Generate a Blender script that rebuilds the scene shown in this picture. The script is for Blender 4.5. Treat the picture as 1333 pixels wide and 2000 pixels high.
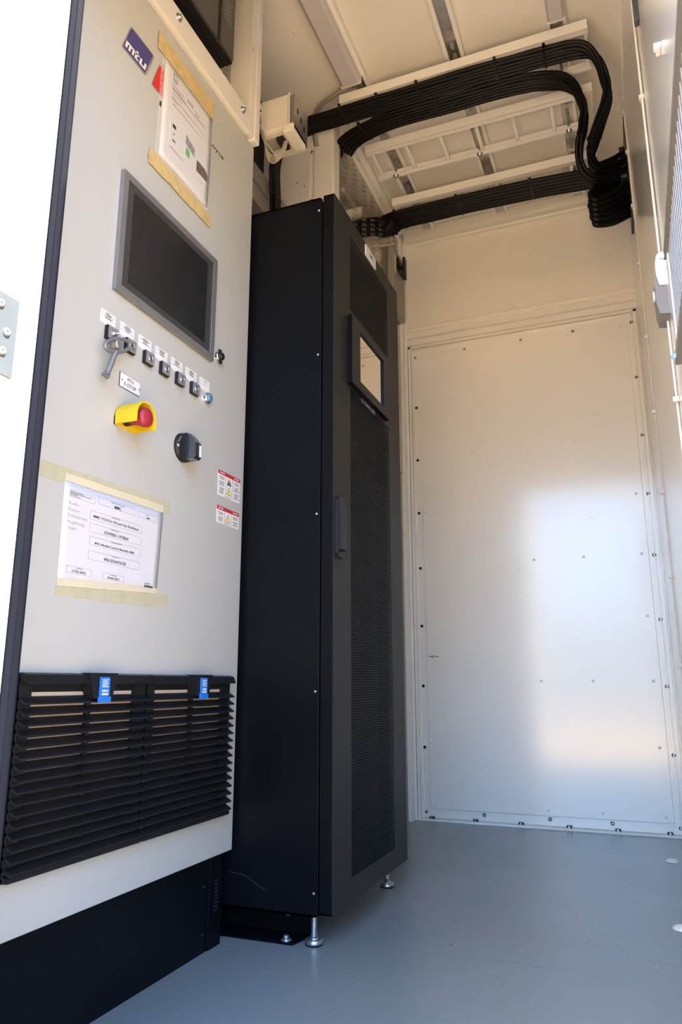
import bpy, bmesh, math, random
from mathutils import Vector, Matrix
random.seed(7)
for o in list(bpy.data.objects): bpy.data.objects.remove(o)
S = bpy.context.scene
C = S.collection

# ------------------------------------------------------------------ camera
cam = bpy.data.cameras.new('camera'); camo = bpy.data.objects.new('camera', cam); C.objects.link(camo)
yaw, pit, rol = .377998, .228521, .00011
f = Vector((-math.sin(yaw)*math.cos(pit), math.cos(yaw)*math.cos(pit), math.sin(pit)))
r = Vector((math.cos(yaw), math.sin(yaw), 0)); u = r.cross(f)
r2 = math.cos(rol)*r + math.sin(rol)*u; u2 = -math.sin(rol)*r + math.cos(rol)*u
m = Matrix((r2, u2, -f)).transposed().to_4x4(); m.translation = (0, 0, .60)
camo.matrix_world = m
cam.sensor_fit = 'VERTICAL'; cam.sensor_height = 36; cam.sensor_width = 24
cam.lens = 36*1430.843/2000
cam.clip_start = .02; cam.clip_end = 500
cam.dof.use_dof = True; cam.dof.focus_distance = 1.9; cam.dof.aperture_fstop = 13
S.camera = camo

# ------------------------------------------------------------------ world, sun, exposure
W = bpy.data.worlds.new('sky'); S.world = W; W.use_nodes = True
wn = W.node_tree; wn.nodes.clear()
wo = wn.nodes.new('ShaderNodeOutputWorld'); bg = wn.nodes.new('ShaderNodeBackground')
tc = wn.nodes.new('ShaderNodeTexCoord'); sx = wn.nodes.new('ShaderNodeSeparateXYZ')
rp = wn.nodes.new('ShaderNodeValToRGB')
wn.links.new(tc.outputs['Generated'], sx.inputs[0]); wn.links.new(sx.outputs['Z'], rp.inputs[0])
e = rp.color_ramp.elements
e[0].position = 0.05; e[0].color = (.30, .38, .48, 1)
e[1].position = 1.0; e[1].color = (.20, .38, .80, 1)
x = rp.color_ramp.elements.new(.12); x.color = (.43, .68, 1.0, 1)
x = rp.color_ramp.elements.new(.45); x.color = (.28, .52, 1.0, 1)
wn.links.new(rp.outputs[0], bg.inputs[0]); wn.links.new(bg.outputs[0], wo.inputs[0])
bg.inputs[1].default_value = 2.9

sd = bpy.data.lights.new('sun', 'SUN'); sd.energy = 15; sd.angle = .0093; sd.color = (1, .93, .82)
so = bpy.data.objects.new('sun', sd); C.objects.link(so)
so.rotation_euler = Vector((.50, -.03, .87)).to_track_quat('Z', 'Y').to_euler()

pd = bpy.data.lights.new('door_opening_daylight', 'AREA'); pd.shape = 'RECTANGLE'; pd.size = .94; pd.size_y = 2.16
pd.cycles.is_portal = True
po = bpy.data.objects.new('door_opening_daylight', pd); C.objects.link(po)
po.location = (-.32, .86, 1.07); po.rotation_euler = (math.radians(90), 0, 0)

S.view_settings.view_transform = 'Standard'; S.view_settings.look = 'None'
S.view_settings.gamma = 1; S.view_settings.use_curve_mapping = False
S.view_settings.exposure = 1.62

# ------------------------------------------------------------------ materials
def mat(name, col, rough=.5, metal=0, coat=0, coatr=.1, bump=0, bscale=200, var=0, vscale=3, trans=0, ior=1.5, alpha=1, spec=.5, cior=1.5):
    M = bpy.data.materials.new(name); M.use_nodes = True
    n = M.node_tree; b = n.nodes['Principled BSDF']
    b.inputs['Base Color'].default_value = (*col, 1); b.inputs['Roughness'].default_value = rough
    b.inputs['Metallic'].default_value = metal; b.inputs['Coat Weight'].default_value = coat
    b.inputs['Coat Roughness'].default_value = coatr; b.inputs['Coat IOR'].default_value = cior; b.inputs['IOR'].default_value = ior
    b.inputs['Transmission Weight'].default_value = trans; b.inputs['Alpha'].default_value = alpha
    b.inputs['Specular IOR Level'].default_value = spec
    tcn = n.nodes.new('ShaderNodeTexCoord')
    if bump:
        t = n.nodes.new('ShaderNodeTexNoise'); t.inputs['Scale'].default_value = bscale; t.inputs['Detail'].default_value = 3
        bp = n.nodes.new('ShaderNodeBump'); bp.inputs['Strength'].default_value = bump; bp.inputs['Distance'].default_value = .001
        n.links.new(tcn.outputs['Object'], t.inputs['Vector'])
        n.links.new(t.outputs[0], bp.inputs['Height']); n.links.new(bp.outputs[0], b.inputs['Normal'])
        if coat: n.links.new(bp.outputs[0], b.inputs['Coat Normal'])
    if var:
        t = n.nodes.new('ShaderNodeTexNoise'); t.inputs['Scale'].default_value = vscale; t.inputs['Detail'].default_value = 6
        n.links.new(tcn.outputs['Object'], t.inputs['Vector'])
        cr = n.nodes.new('ShaderNodeValToRGB')
        cr.color_ramp.elements[0].position = .3; cr.color_ramp.elements[1].position = .7
        cr.color_ramp.elements[0].color = (*[c*(1-var) for c in col], 1); cr.color_ramp.elements[1].color = (*col, 1)
        n.links.new(t.outputs[0], cr.inputs[0]); n.links.new(cr.outputs[0], b.inputs['Base Color'])
    return M

M = {}
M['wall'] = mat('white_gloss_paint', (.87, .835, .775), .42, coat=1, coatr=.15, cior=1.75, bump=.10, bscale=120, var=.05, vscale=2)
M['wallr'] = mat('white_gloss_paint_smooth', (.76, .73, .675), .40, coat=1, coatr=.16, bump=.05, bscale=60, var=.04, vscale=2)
M['ceil'] = mat('cream_ceiling_paint', (.88, .835, .76), .45, coat=.3, coatr=.3, bump=.1, bscale=150, var=.04, vscale=2)
M['white'] = mat('white_powder_coat', (.85, .82, .77), .38, bump=.08, bscale=500)
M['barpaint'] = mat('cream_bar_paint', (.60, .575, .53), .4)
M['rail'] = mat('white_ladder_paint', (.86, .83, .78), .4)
M['ral'] = mat('light_grey_cabinet_paint', (.375, .383, .366), .36, coat=.2, coatr=.25, bump=.10, bscale=900)
M['jamb'] = mat('white_door_paint', (.60, .60, .59), .4)
M['black'] = mat('black_powder_coat', (.0035, .004, .0055), .36, bump=.08, bscale=900, var=.3, vscale=6, spec=.10)
M['blackdoor'] = mat('black_door_coat', (.0185, .0182, .018), .46, bump=.1, bscale=900, spec=.16)
M['dark'] = mat('dark_plastic', (.010, .010, .011), .42, spec=.3)
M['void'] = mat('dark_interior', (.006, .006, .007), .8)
M['mesh'] = mat('perforated_black_steel', (.009, .009, .0095), .45, spec=.12)
M['grille'] = mat('black_grille_plastic', (.008, .0085, .010), .42, bump=.06, bscale=500, spec=.22)
M['filter'] = mat('beige_filter_mat', (.42, .36, .30), .95, bump=.5, bscale=800)
M['rubber'] = mat('black_rubber', (.005, .006, .010), .75, bump=.1, bscale=300, spec=.04)
M['alu'] = mat('brushed_aluminium', (.28, .285, .29), .40, metal=.7, bump=.05, bscale=800)
M['chrome'] = mat('chrome', (.75, .75, .74), .14, metal=1)
M['keymetal'] = mat('grey_cast_key_metal', (.20, .205, .205), .42, metal=.5, bump=.2, bscale=200)
M['zinc'] = mat('zinc_steel', (.48, .49, .50), .36, metal=.9, var=.3, vscale=60)
M['hinge'] = mat('zinc_hinge_plate', (.055, .068, .078), .5, var=.15, vscale=20)
M['galv'] = mat('galvanised_sheet', (.52, .50, .47), .30, metal=.9, var=.25, vscale=9, bump=.05, bscale=30)
M['mirrsheet'] = mat('polished_galvanised_sheet', (.50, .47, .42), .10, metal=1, var=.15, vscale=9)
M['holem'] = mat('punched_hole_mid', (.30, .27, .23), .9)
M['hole'] = mat('punched_hole_shade', (.10, .092, .08), .9)
M['glass'] = mat('dark_screen_glass', (.012, .013, .014), .22, coat=.6, coatr=.15)
M['glassb'] = mat('screen_border', (.035, .036, .038), .35)
M['mirror'] = mat('mirror_film_screen', (.86, .82, .76), .03, metal=1)
M['yellow'] = mat('yellow_plastic', (.58, .43, .008), .38)
M['red'] = mat('red_plastic', (.25, .014, .03), .42)
M['redp'] = mat('red_print', (.50, .015, .02), .4)
M['redd'] = mat('dark_red_print', (.42, .02, .035), .5)
M['navy'] = mat('navy_print', (.035, .03, .16), .35)
M['paper'] = mat('white_paper', (.49, .49, .515), .7)
M['label'] = mat('white_label', (.60, .60, .61), .5)
M['ink'] = mat('black_ink', (.03, .03, .035), .6)
M['inkg'] = mat('grey_ink', (.28, .28, .32), .6)
M['tape'] = mat('masking_tape', (.50, .39, .18), .7, bump=.8, bscale=110, var=.22, vscale=40)
M['tape2'] = mat('pale_masking_tape', (.38, .365, .25), .75, bump=.6, bscale=90, var=.10, vscale=40)
M['tape3'] = mat('tape_over_paper', (.50, .46, .33), .7, bump=.5, bscale=90, var=.06, vscale=40)
M['sleeve'] = mat('clear_plastic_sleeve', (.8, .8, .78), .15, alpha=.25)
M['blue'] = mat('blue_plastic', (.01, .13, .52), .35)
M['bluebtn'] = mat('blue_lens', (.06, .17, .30), .3, coat=.5)
M['lockface'] = mat('grey_lock_face', (.30, .29, .30), .35, metal=.5)
M['greyblue'] = mat('knob_glossy_black', (.02, .021, .024), .16, coat=1, coatr=.08)
M['cable'] = mat('black_cable_jacket', (.0045, .0042, .004), .45, bump=.25, bscale=400, spec=.2)
M['gcable'] = mat('grey_cable_jacket', (.30, .27, .24), .5)
M['gwire'] = mat('light_grey_wire', (.34, .315, .27), .5)
M['wcable'] = mat('white_cable_jacket', (.62, .60, .56), .45)
M['clip'] = mat('white_cable_clip', (.60, .585, .56), .35)
M['box'] = mat('cream_housing', (.62, .585, .52), .45)
M['lamp'] = mat('opal_diffuser', (.56, .52, .54), .35)
M['lampb'] = mat('lamp_housing', (.80, .77, .74), .35)
M['equip'] = mat('grey_black_equipment', (.050, .046, .042), .45)
M['yell'] = mat('warning_yellow', (.85, .70, .02), .5)
M['green'] = mat('print_green', (.10, .32, .12), .6)
M['photo'] = mat('print_brown', (.16, .13, .10), .6, var=.6, vscale=120)
M['engine'] = mat('print_grey_blue', (.30, .30, .38), .6, var=.5, vscale=160)
M['lgrey'] = mat('print_light_grey', (.48, .50, .51), .6)
M['tgrey'] = mat('grey_thermostat_base', (.17, .165, .16), .4)
M['thermo'] = mat('white_thermostat', (.48, .48, .475), .35)
M['fin'] = mat('heater_fin', (.42, .45, .50), .3, metal=.3)
M['heat'] = mat('heater_housing', (.24, .225, .20), .35, metal=.6)
M['ground'] = mat('sunlit_sand_ground', (.66, .42, .19), .9, var=.2, vscale=.5)
M['far_ground'] = mat('dark_far_ground', (.16, .165, .165), .9, var=.3, vscale=.4)
M['rust'] = mat('rust_mark', (.25, .11, .04), .8)
M['scratch'] = mat('pale_scratch', (.035, .038, .042), .6)
M['cavity'] = mat('niche_grey', (.30, .28, .25), .6)

def floor_material():
    m = bpy.data.materials.new('blue_grey_epoxy_floor'); m.use_nodes = True
    n = m.node_tree; b = n.nodes['Principled BSDF']; L = n.links.new
    tc = n.nodes.new('ShaderNodeTexCoord')
    def noise(scale, detail=4, stretch=None, dist=0):
        t = n.nodes.new('ShaderNodeTexNoise'); t.inputs['Scale'].default_value = scale; t.inputs['Detail'].default_value = detail
        t.inputs['Distortion'].default_value = dist
        if stretch:
            mp = n.nodes.new('ShaderNodeMapping'); mp.inputs['Scale'].default_value = stretch; L(tc.outputs['Object'], mp.inputs[0]); L(mp.outputs[0], t.inputs['Vector'])
        else: L(tc.outputs['Object'], t.inputs['Vector'])
        return t
    def ramp(src, p0, p1, c0=0, c1=1):
        r = n.nodes.new('ShaderNodeValToRGB'); r.color_ramp.elements[0].position = p0; r.color_ramp.elements[1].position = p1
        r.color_ramp.elements[0].color = (c0, c0, c0, 1); r.color_ramp.elements[1].color = (c1, c1, c1, 1); L(src, r.inputs[0]); return r
    def mix(fac, a, c):
        x = n.nodes.new('ShaderNodeMixRGB'); L(fac, x.inputs[0])
        if isinstance(a, tuple): x.inputs[1].default_value = (*a, 1)
        else: L(a, x.inputs[1])
        x.inputs[2].default_value = (*c, 1); return x
    base = mix(noise(1.6, 3).outputs[0], (.150, .170, .170), (.225, .248, .246))
    def mul(a, b_):
        q = n.nodes.new('ShaderNodeMath'); q.operation = 'MULTIPLY'; L(a, q.inputs[0]); L(b_, q.inputs[1]); return q.outputs[0]
    sc1 = mul(ramp(noise(70, 5, (1, 2.6, 1)).outputs[0], .57, .68).outputs[0], ramp(noise(3.3, 3).outputs[0], .46, .64, .05, .7).outputs[0])
    c = mix(sc1, base.outputs[0], (.125, .125, .118))
    sc2 = mul(ramp(noise(50, 5, (1.4, 3.4, 1)).outputs[0], .61, .69).outputs[0], ramp(noise(5.1, 2).outputs[0], .5, .62, 0, .6).outputs[0])
    c = mix(sc2, c.outputs[0], (.16, .14, .12))
    vo = n.nodes.new('ShaderNodeTexVoronoi'); vo.inputs['Scale'].default_value = 11; L(tc.outputs['Object'], vo.inputs['Vector'])
    c = mix(ramp(vo.outputs['Distance'], .030, .045, .8, 0).outputs[0], c.outputs[0], (.07, .06, .055))
    # long thin crack lines across the floor
    sp = n.nodes.new('ShaderNodeSeparateXYZ'); L(tc.outputs['Object'], sp.inputs[0])
    ns = noise(5, 4)
    def M_(op, a, b_):
        q = n.nodes.new('ShaderNodeMath'); q.operation = op
        for i, v in enumerate((a, b_)):
            if isinstance(v, (int, float)): q.inputs[i].default_value = v
            else: L(v, q.inputs[i])
        return q.outputs[0]
    yy = M_('ADD', sp.outputs['Y'], M_('MULTIPLY', ns.outputs[0], .09))
    for y0, xa, xb in ((1.845, -.58, -.17), (1.975, -.07, .14)):
        d = M_('ABSOLUTE', M_('SUBTRACT', yy, y0), 0)
        line = M_('LESS_THAN', d, .0011)
        rng = M_('MULTIPLY', M_('GREATER_THAN', sp.outputs['X'], xa), M_('LESS_THAN', sp.outputs['X'], xb))
        c = mix(M_('MULTIPLY', M_('MULTIPLY', line, rng), .6), c.outputs[0], (.11, .12, .13))
    L(c.outputs[0], b.inputs['Base Color'])
    b.inputs['Roughness'].default_value = .27
    bp = n.nodes.new('ShaderNodeBump'); bp.inputs['Strength'].default_value = .12; bp.inputs['Distance'].default_value = .002
    L(noise(22, 3).outputs[0], bp.inputs['Height']); L(bp.outputs[0], b.inputs['Normal'])
    return m
M['floor'] = floor_material()

# ------------------------------------------------------------------ mesh helpers
class MB:
    def __init__(s): s.v = []; s.f = []; s.sm = []
    def add(s, vs, fs, smooth=False):
        k = len(s.v); s.v += [tuple(v) for v in vs]; s.f += [tuple(i+k for i in q) for q in fs]; s.sm += [smooth]*len(fs); return s
    def box(s, x0, x1, y0, y1, z0, z1, bev=0):
        x0, x1 = min(x0, x1), max(x0, x1); y0, y1 = min(y0, y1), max(y0, y1); z0, z1 = min(z0, z1), max(z0, z1)
        if bev:
            bm = bmesh.new(); bmesh.ops.create_cube(bm, size=1)
            for v in bm.verts: v.co = Vector(((x0+x1)/2+v.co.x*(x1-x0), (y0+y1)/2+v.co.y*(y1-y0), (z0+z1)/2+v.co.z*(z1-z0)))
            bmesh.ops.bevel(bm, geom=list(bm.edges), offset=bev, segments=2, profile=.6, affect='EDGES')
            bm.verts.index_update()
            s.add([v.co[:] for v in bm.verts], [[v.index for v in q.verts] for q in bm.faces]); bm.free(); return s
        vs = [(x, y, z) for x in (x0, x1) for y in (y0, y1) for z in (z0, z1)]
        return s.add(vs, [(0, 1, 3, 2), (4, 6, 7, 5), (0, 4, 5, 1), (2, 3, 7, 6), (0, 2, 6, 4), (1, 5, 7, 3)])
    def lathe(s, o, ax, prof, seg=20):
        """prof: list of (distance along ax, radius)"""
        o = Vector(o); ax = Vector(ax).normalized(); a = ax.orthogonal().normalized(); b = ax.cross(a)
        vs = []; fs = []
        for d, rad in prof:
            for i in range(seg):
                t = 2*math.pi*i/seg; vs.append(o+ax*d+(a*math.cos(t)+b*math.sin(t))*rad)
        for j in range(len(prof)-1):
            for i in range(seg):
                k = (i+1) % seg; fs.append((j*seg+i, j*seg+k, (j+1)*seg+k, (j+1)*seg+i))
        s.add(vs, fs, True)
        s.add(vs[:seg], [tuple(range(seg-1, -1, -1))]); s.add(vs[-seg:], [tuple(range(seg))]); return s
    def cyl(s, p0, p1, rad, seg=16):
        p0 = Vector(p0); p1 = Vector(p1); return s.lathe(p0, p1-p0, [(0, rad), ((p1-p0).length, rad)], seg)
    def tube(s, pts, rad, seg=8, closed=False):
        pts = [Vector(p) for p in pts]; n = len(pts); vs = []; fs = []; a = None
        for i, p in enumerate(pts):
            t = (pts[(i+1) % n]-pts[i-1]) if closed else (pts[min(i+1, n-1)]-pts[max(i-1, 0)])
            t.normalize()
            if a is None: a = t.orthogonal().normalized()
            a = (a-t*a.dot(t)).normalized(); b = t.cross(a)
            for k in range(seg):
                w = 2*math.pi*k/seg; vs.append(p+(a*math.cos(w)+b*math.sin(w))*rad)
        for j in range(n if closed else n-1):
            j2 = (j+1) % n
            for k in range(seg): fs.append((j*seg+k, j*seg+(k+1) % seg, j2*seg+(k+1) % seg, j2*seg+k))
        s.add(vs, fs, True)
        if not closed:
            s.add(vs[:seg], [tuple(range(seg-1, -1, -1))]); s.add(vs[-seg:], [tuple(range(seg))])
        return s
    def prism(s, poly, ax, a0, a1):
        """poly in the two axes left after ax (in xyz order)"""
        n = len(poly); i = 'xyz'.index(ax)
        def P(p, a): q = list(p); q.insert(i, a); return tuple(q)
        vs = [P(p, a0) for p in poly]+[P(p, a1) for p in poly]
        fs = [tuple(range(n)), tuple(range(2*n-1, n-1, -1))]+[(k, (k+1) % n+0, n+(k+1) % n, n+k) for k in range(n)]
        return s.add(vs, fs)
    def build(s, name, m, parent=None, loc=None, recalc=True):
        me = bpy.data.meshes.new(name); me.from_pydata(s.v, [], s.f); me.update()
        if recalc:
            bm = bmesh.new(); bm.from_mesh(me); bmesh.ops.recalc_face_normals(bm, faces=bm.faces); bm.to_mesh(me); bm.free()
        me.polygons.foreach_set('use_smooth', s.sm[:len(me.polygons)])
        me.materials.append(M[m] if isinstance(m, str) else m)
        o = bpy.data.objects.new(name, me); C.objects.link(o)
        if parent:
            o.parent = parent
            o.matrix_parent_inverse = Matrix.Translation(parent_loc(parent)).inverted()
        if loc: o.location = loc
        return o
def parent_loc(p):
    v = Vector(p.location)
    q = p
    while q.parent:
        v = Vector(p.location) if False else v; q = q.parent
    return v if not p.parent else Vector((0, 0, 0))
def thing(name, label, cat, loc=(0, 0, 0), group=None):
    o = bpy.data.objects.new(name, None); C.objects.link(o); o.location = loc; o.empty_display_size = .05
    return tag(o, label, cat, group)
def tag(o, label, cat, group=None):
    o['label'] = label; o['category'] = cat
    if group: o['group'] = group
    return o
def struct(o): o['kind'] = 'structure'; return o
def clone(o, delta, parent=None):
    c = o.copy(); C.objects.link(c); c.location = Vector(o.location)+Vector(delta)
    if parent:
        c.parent = parent
        c.matrix_parent_inverse = Matrix.Translation(parent_loc(parent)).inverted()
    for ch in list(o.children):
        k = ch.copy(); C.objects.link(k); k.parent = c
        for g in list(ch.children):
            h = g.copy(); C.objects.link(h); h.parent = k
    return c

AXM = {'x': Matrix(((0, 0, 1), (1, 0, 0), (0, 1, 0))), '-y': Matrix(((1, 0, 0), (0, 0, -1), (0, 1, 0)))}
def text(body, name, m, parent, cx, cz, plane, h, width=None, ax='x', rot=0, align='CENTER', shear=0, bold=0, thick=.0003):
    cu = bpy.data.curves.new('t', 'FONT'); cu.body = body; cu.size = h/.7; cu.align_x = align; cu.align_y = 'CENTER'
    cu.extrude = thick; cu.shear = shear; cu.offset = bold; cu.resolution_u = 3
    t = bpy.data.objects.new('t', cu); C.objects.link(t)
    bpy.context.view_layer.update()
    dg = bpy.context.evaluated_depsgraph_get(); me = bpy.data.meshes.new_from_object(t.evaluated_get(dg))
    bpy.data.objects.remove(t); bpy.data.curves.remove(cu)
    xs = [v.co.x for v in me.vertices]; wd = max(xs)-min(xs); mid = (max(xs)+min(xs))/2
    sc = width/wd if width else 1
    rm = Matrix.Rotation(rot, 3, 'Z')
    for v in me.vertices:
        p = v.co.copy()
        if align == 'CENTER': p.x = (p.x-mid)*sc
        elif align == 'RIGHT': p.x = (p.x-max(xs))*sc
        else: p.x = (p.x-min(xs))*sc
        p = AXM[ax] @ (rm @ p)
        v.co = p + (Vector((plane, cx, cz)) if ax == 'x' else Vector((cx, plane, cz)))
    me.name = name; me.materials.clear(); me.materials.append(M[m])
    o = bpy.data.objects.new(name, me); C.objects.link(o); o.parent = parent
    o.matrix_parent_inverse = Matrix.Translation(parent_loc(parent)).inverted()
    return o
def quadx(mb, X, pts, t=.0006):
    """flat plate on a plane x = X; pts in (y, z)"""
    return mb.prism(pts, 'x', X, X+t)
def spline(P, n=10):
    P = [Vector(p) for p in P]; out = []
    Q = [P[0]*2-P[1]]+P+[P[-1]*2-P[-2]]
    for i in range(1, len(Q)-2):
        for k in range(n):
            t = k/n; a, b, c, d = Q[i-1:i+3]
            out.append(.5*((2*b)+(c-a)*t+(2*a-5*b+4*c-d)*t*t+(3*b-a-3*c+d)*t**3))
    out.append(P[-1]); return out

# ================================================================== THE CONTAINER SHELL
XR, YB, ZC, XL = .135, 3.392, 2.95, -1.95
struct(MB().box(XL-.05, XR+.06, .74, YB+.1, -.08, 0).build('floor', 'floor'))
struct(MB().box(XL-.05, XR+.06, .80, YB+.1, ZC, ZC+.08).build('ceiling', 'ceil'))
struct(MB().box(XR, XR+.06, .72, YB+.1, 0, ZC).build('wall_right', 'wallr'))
struct(MB().box(XL-.05, XL, .80, YB+.1, 0, ZC).build('wall_left', 'wall'))
wb = struct(MB().box(XL, XR, YB+.012, YB+.1, 0, ZC).build('wall_back', 'wall'))
struct(MB().box(XL, -.872, .80, .86, 0, ZC).box(-.872, XR, .80, .86, 2.10, ZC).build('wall_front', 'wall'))
struct(MB().box(-90, 90, -26, 30, -1.02, -1.0).build('ground', 'ground'))
struct(MB().box(-90, 90, -160, -26, -1.02, -.995).build('ground', 'far_ground'))  # unseen far ground, added darker to keep the mirrored warm patch small
# partition behind the black rack, and the white post at its end
pt = struct(MB().box(XL, -1.09, 2.452, 2.50, 0, ZC).build('wall_partition', 'white'))
tr = struct(MB().box(-1.095, -1.002, 2.44, 2.51, 0, ZC, .006).box(-1.128, -1.112, 2.446, 2.453, 0, ZC).box(-1.30, -1.292, 2.447, 2.452, 0, ZC).build('trim_1', 'white'))
bolt_mb = MB().lathe((0, 0, 0), (0, -1, 0), [(0, .0085), (.0015, .0085), (.0016, .0052), (.006, .0052), (.0072, .0035)], 12)
def bolt_y(x, y, z, parent, m='zinc', s=1, name='bolt'):
    mb = MB().lathe((x, y, z), (0, -1, 0), [(0, .0085*s), (.0015*s, .0085*s), (.0016*s, .0052*s), (.006*s, .0052*s), (.0072*s, .0035*s)], 12)
    return mb.build(name, m, parent)
def bolt_x(x, y, z, parent, m='zinc', s=1, name='bolt', d=1):
    mb = MB().lathe((x, y, z), (d, 0, 0), [(0, .0085*s), (.0015*s, .0085*s), (.0016*s, .0052*s), (.006*s, .0052*s), (.0072*s, .0035*s)], 12)
    return mb.build(name, m, parent)
for x, z in ((-1.103, 2.79), (-1.103, 2.555)): bolt_y(x, 2.446, z, pt, s=.9)
for x, z in ((-1.14, 2.64), (-1.175, 2.665)): MB().cyl((x, 2.453, z), (x, 2.4505, z), .003, 10).build('drilled_hole', 'hole', pt)

# wall line above and behind the rack: galvanised perforated sheet, white head rail
niche = struct(MB().box(-1.12, -1.004, 2.512, YB+.012, 0, ZC).build('wall_niche', 'cavity'))
sheet = struct(MB().box(-1.002, -.998, 2.512, 3.338, 1.6, 2.885).build('trim_2', 'mirrsheet'))
ph = MB(); random.seed(3)
for cy_ in (2.56, 2.68, 2.80, 2.92, 3.04, 3.16, 3.27):
    for dy in (-.022, 0, .022):
        z = 1.98
        while z < 2.86:
            zz = z+(.0125 if dy == 0 else 0)
            if (int(zz*9) % 5) != 2:
                ph.add([(-.9976, cy_+dy+a*.0042, zz+b*.007) for a, b in ((-1, -.5), (-.5, -1), (.5, -1), (1, -.5), (1, .5), (.5, 1), (-.5, 1), (-1, .5))], [tuple(range(8))])
            z += .025
q = ph.build('perforation', 'holem', sheet, recalc=False); q['kind'] = 'stuff'
struct(MB().box(-1.05, -.985, 2.512, YB-.05, 2.885, ZC).box(-.985, -.960, 2.512, YB-.05, 2.925, ZC).build('trim_3', 'white'))
for y in (2.70, 3.0): bolt_x(-.985, y, 2.905, bpy.data.objects['trim_3'], s=.6)
# control box with black lever on the sheet
cb = thing('lever_switch_box', 'grey wall box with a black lever beyond the rack top', 'switch box', (-1.03, 3.1, 2.5))
MB().box(-.998, -.965, 3.14, 3.335, 2.40, 2.74, .006).build('housing', 'cavity', cb)
MB().box(-.965, -.957, 3.19, 3.30, 2.63, 2.70, .002).box(-.957, -.938, 3.235, 3.25, 2.655, 2.67).box(-.945, -.933, 3.225, 3.262, 2.60, 2.715, .003).build('lever', 'dark', cb)
MB().box(-.965, -.963, 3.15, 3.18, 2.60, 2.70).build('label_plate', 'box', cb)

# left back corner post
struct(MB().box(-1.034, -.985, YB-.05, YB+.012, 0, ZC-.0).box(-.985, -.975, YB-.006, YB+.012, 0, ZC).build('trim_4', 'white'))
# back wall beads
def bead(z0, z1, x0=-.985, x1=XR, d=.010):
    return MB().prism([(YB+.012, z0), (YB+.012-d, z0+.004), (YB+.012-d, z1-.004), (YB+.012, z1)], 'x', x0, x1)
bd = MB()
for z0, z1, d in ((2.895, 2.95, .05), (2.868, 2.884, .016), (2.846, 2.858, .010), (2.400, 2.412, .014), (2.378, 2.392, .008), (2.336, 2.362, .018), (2.300, 2.332, .010)):
    bd.prism([(YB+.012, z0), (YB+.012-d, z0+.003), (YB+.012-d, z1-.003), (YB+.012, z1)], 'x', -.975, XR)
struct(bd.build('trim_5', 'wall'))
for x, z in ((-.8, 2.87), (-.3, 2.87), (-.62, 2.39), (-.3, 2.39), (.02, 2.39)): MB().lathe((x, YB-.001 if z > 2.5 else YB+.0, z), (0, -1, 0), [(0, .004), (.002, .0035), (.003, .001)], 8).build('rivet', 'wall', bpy.data.objects['trim_5'])
# ceiling corner fillets right
struct(MB().box(XR-.028, XR, .86, YB, ZC-.012, ZC).box(XR-.006, XR, .86, YB, ZC-.10, ZC-.094).build('trim_6', 'ceil'))

# door in the back wall ------------------------------------------------
fr = MB()
X0, X1, Z1 = -.972, .128, 2.292
for (a, b, d) in ((0, .012, .016), (.018, .024, .010)):
    fr.box(X0+a, X0+b, YB+.012-d, YB+.012, 0, Z1-a); fr.box(X1-b, X1-a, YB+.012-d, YB+.012, 0, Z1-a)
    fr.box(X0+a, X1-a, YB+.012-d, YB+.012, Z1-b, Z1-a)
fr.box(X0+.024, X1-.024, YB+.007, YB+.012, .012, Z1-.024)       # bolted flange
door = struct(fr.build('door_1', 'wall'))
panel = MB().box(-.915, .084, YB-.002, YB+.007, .052, 2.222, .0012).build('door_panel', 'wall', door)
BZ = (2.232, 1.958, 1.680, 1.409, 1.136, .860, .584, .312, .035)
for i, z in enumerate(BZ):
    bolt_y(.105, YB+.007, z, door); bolt_y(-.937, YB+.007, z, door, 'dark' if i in (1, 2, 3, 4, 5, 6, 7) else 'zinc', .85)
for x in (-.68, -.402, -.157): bolt_y(x, YB+.007, 2.236, door, s=.8)
for x in (-.677, -.399, -.151): bolt_y(x, YB+.007, .037, door)
RZ = (2.214, 1.946, 1.677, 1.412, 1.143, .875, .606, .340, .075)
rv = MB().lathe((0, 0, 0), (0, -1, 0), [(0, .0065), (.001, .0062), (.002, .0042), (.0026, .001)], 12)
rmesh = None
def rivet(x, z, m='wall'):
    global rmesh
    if rmesh is None:
        o = rv.build('rivet', m, panel); rmesh = o
        o.parent = panel; o.matrix_parent_inverse = Matrix(); o.location = (x, YB-.002, z); return
    c = rmesh.copy(); C.objects.link(c); c.parent = panel; c.matrix_parent_inverse = Matrix(); c.location = (x, YB-.002, z)
for z in RZ: rivet(-.905, z); rivet(.055, z)
for z in (2.213, 1.678, 1.144, .606, .075):
    for x in (-.662, -.40, -.184): rivet(x, z)
rr_ = MB()
for k, (dx, dz, a, b) in enumerate(((-.012, 0, .008, .002), (.004, .001, .012, .0015), (.020, -.001, .007, .002), (-.002, -.005, .004, .002))):
    rr_.box(-.884+dx-a, -.884+dx+a, YB-.0026, YB-.002, .718+dz-b, .718+dz+b)
rr_.build('rust_mark', 'rust', panel)
sc_ = MB()
for x, z, l, a in ((-.09, 1.80, .014, -.1), (-.14, 1.32, .010, -.4), (-.27, .42, .008, 1.2), (-.19, 1.60, .004, .5), (-.62, 1.22, .006, .3), (-.47, 1.10, .012, .6), (-.44, .98, .006, .5)):
    dx, dz = math.cos(a)*l, math.sin(a)*l
    sc_.prism([(x-dx, z-dz), (x+dx, z+dz), (x+dx, z+dz+.0018), (x-dx, z-dz+.0018)], 'y', YB-.0026, YB-.002)
sc_.build('scuff_mark', 'lgrey', panel)
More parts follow.
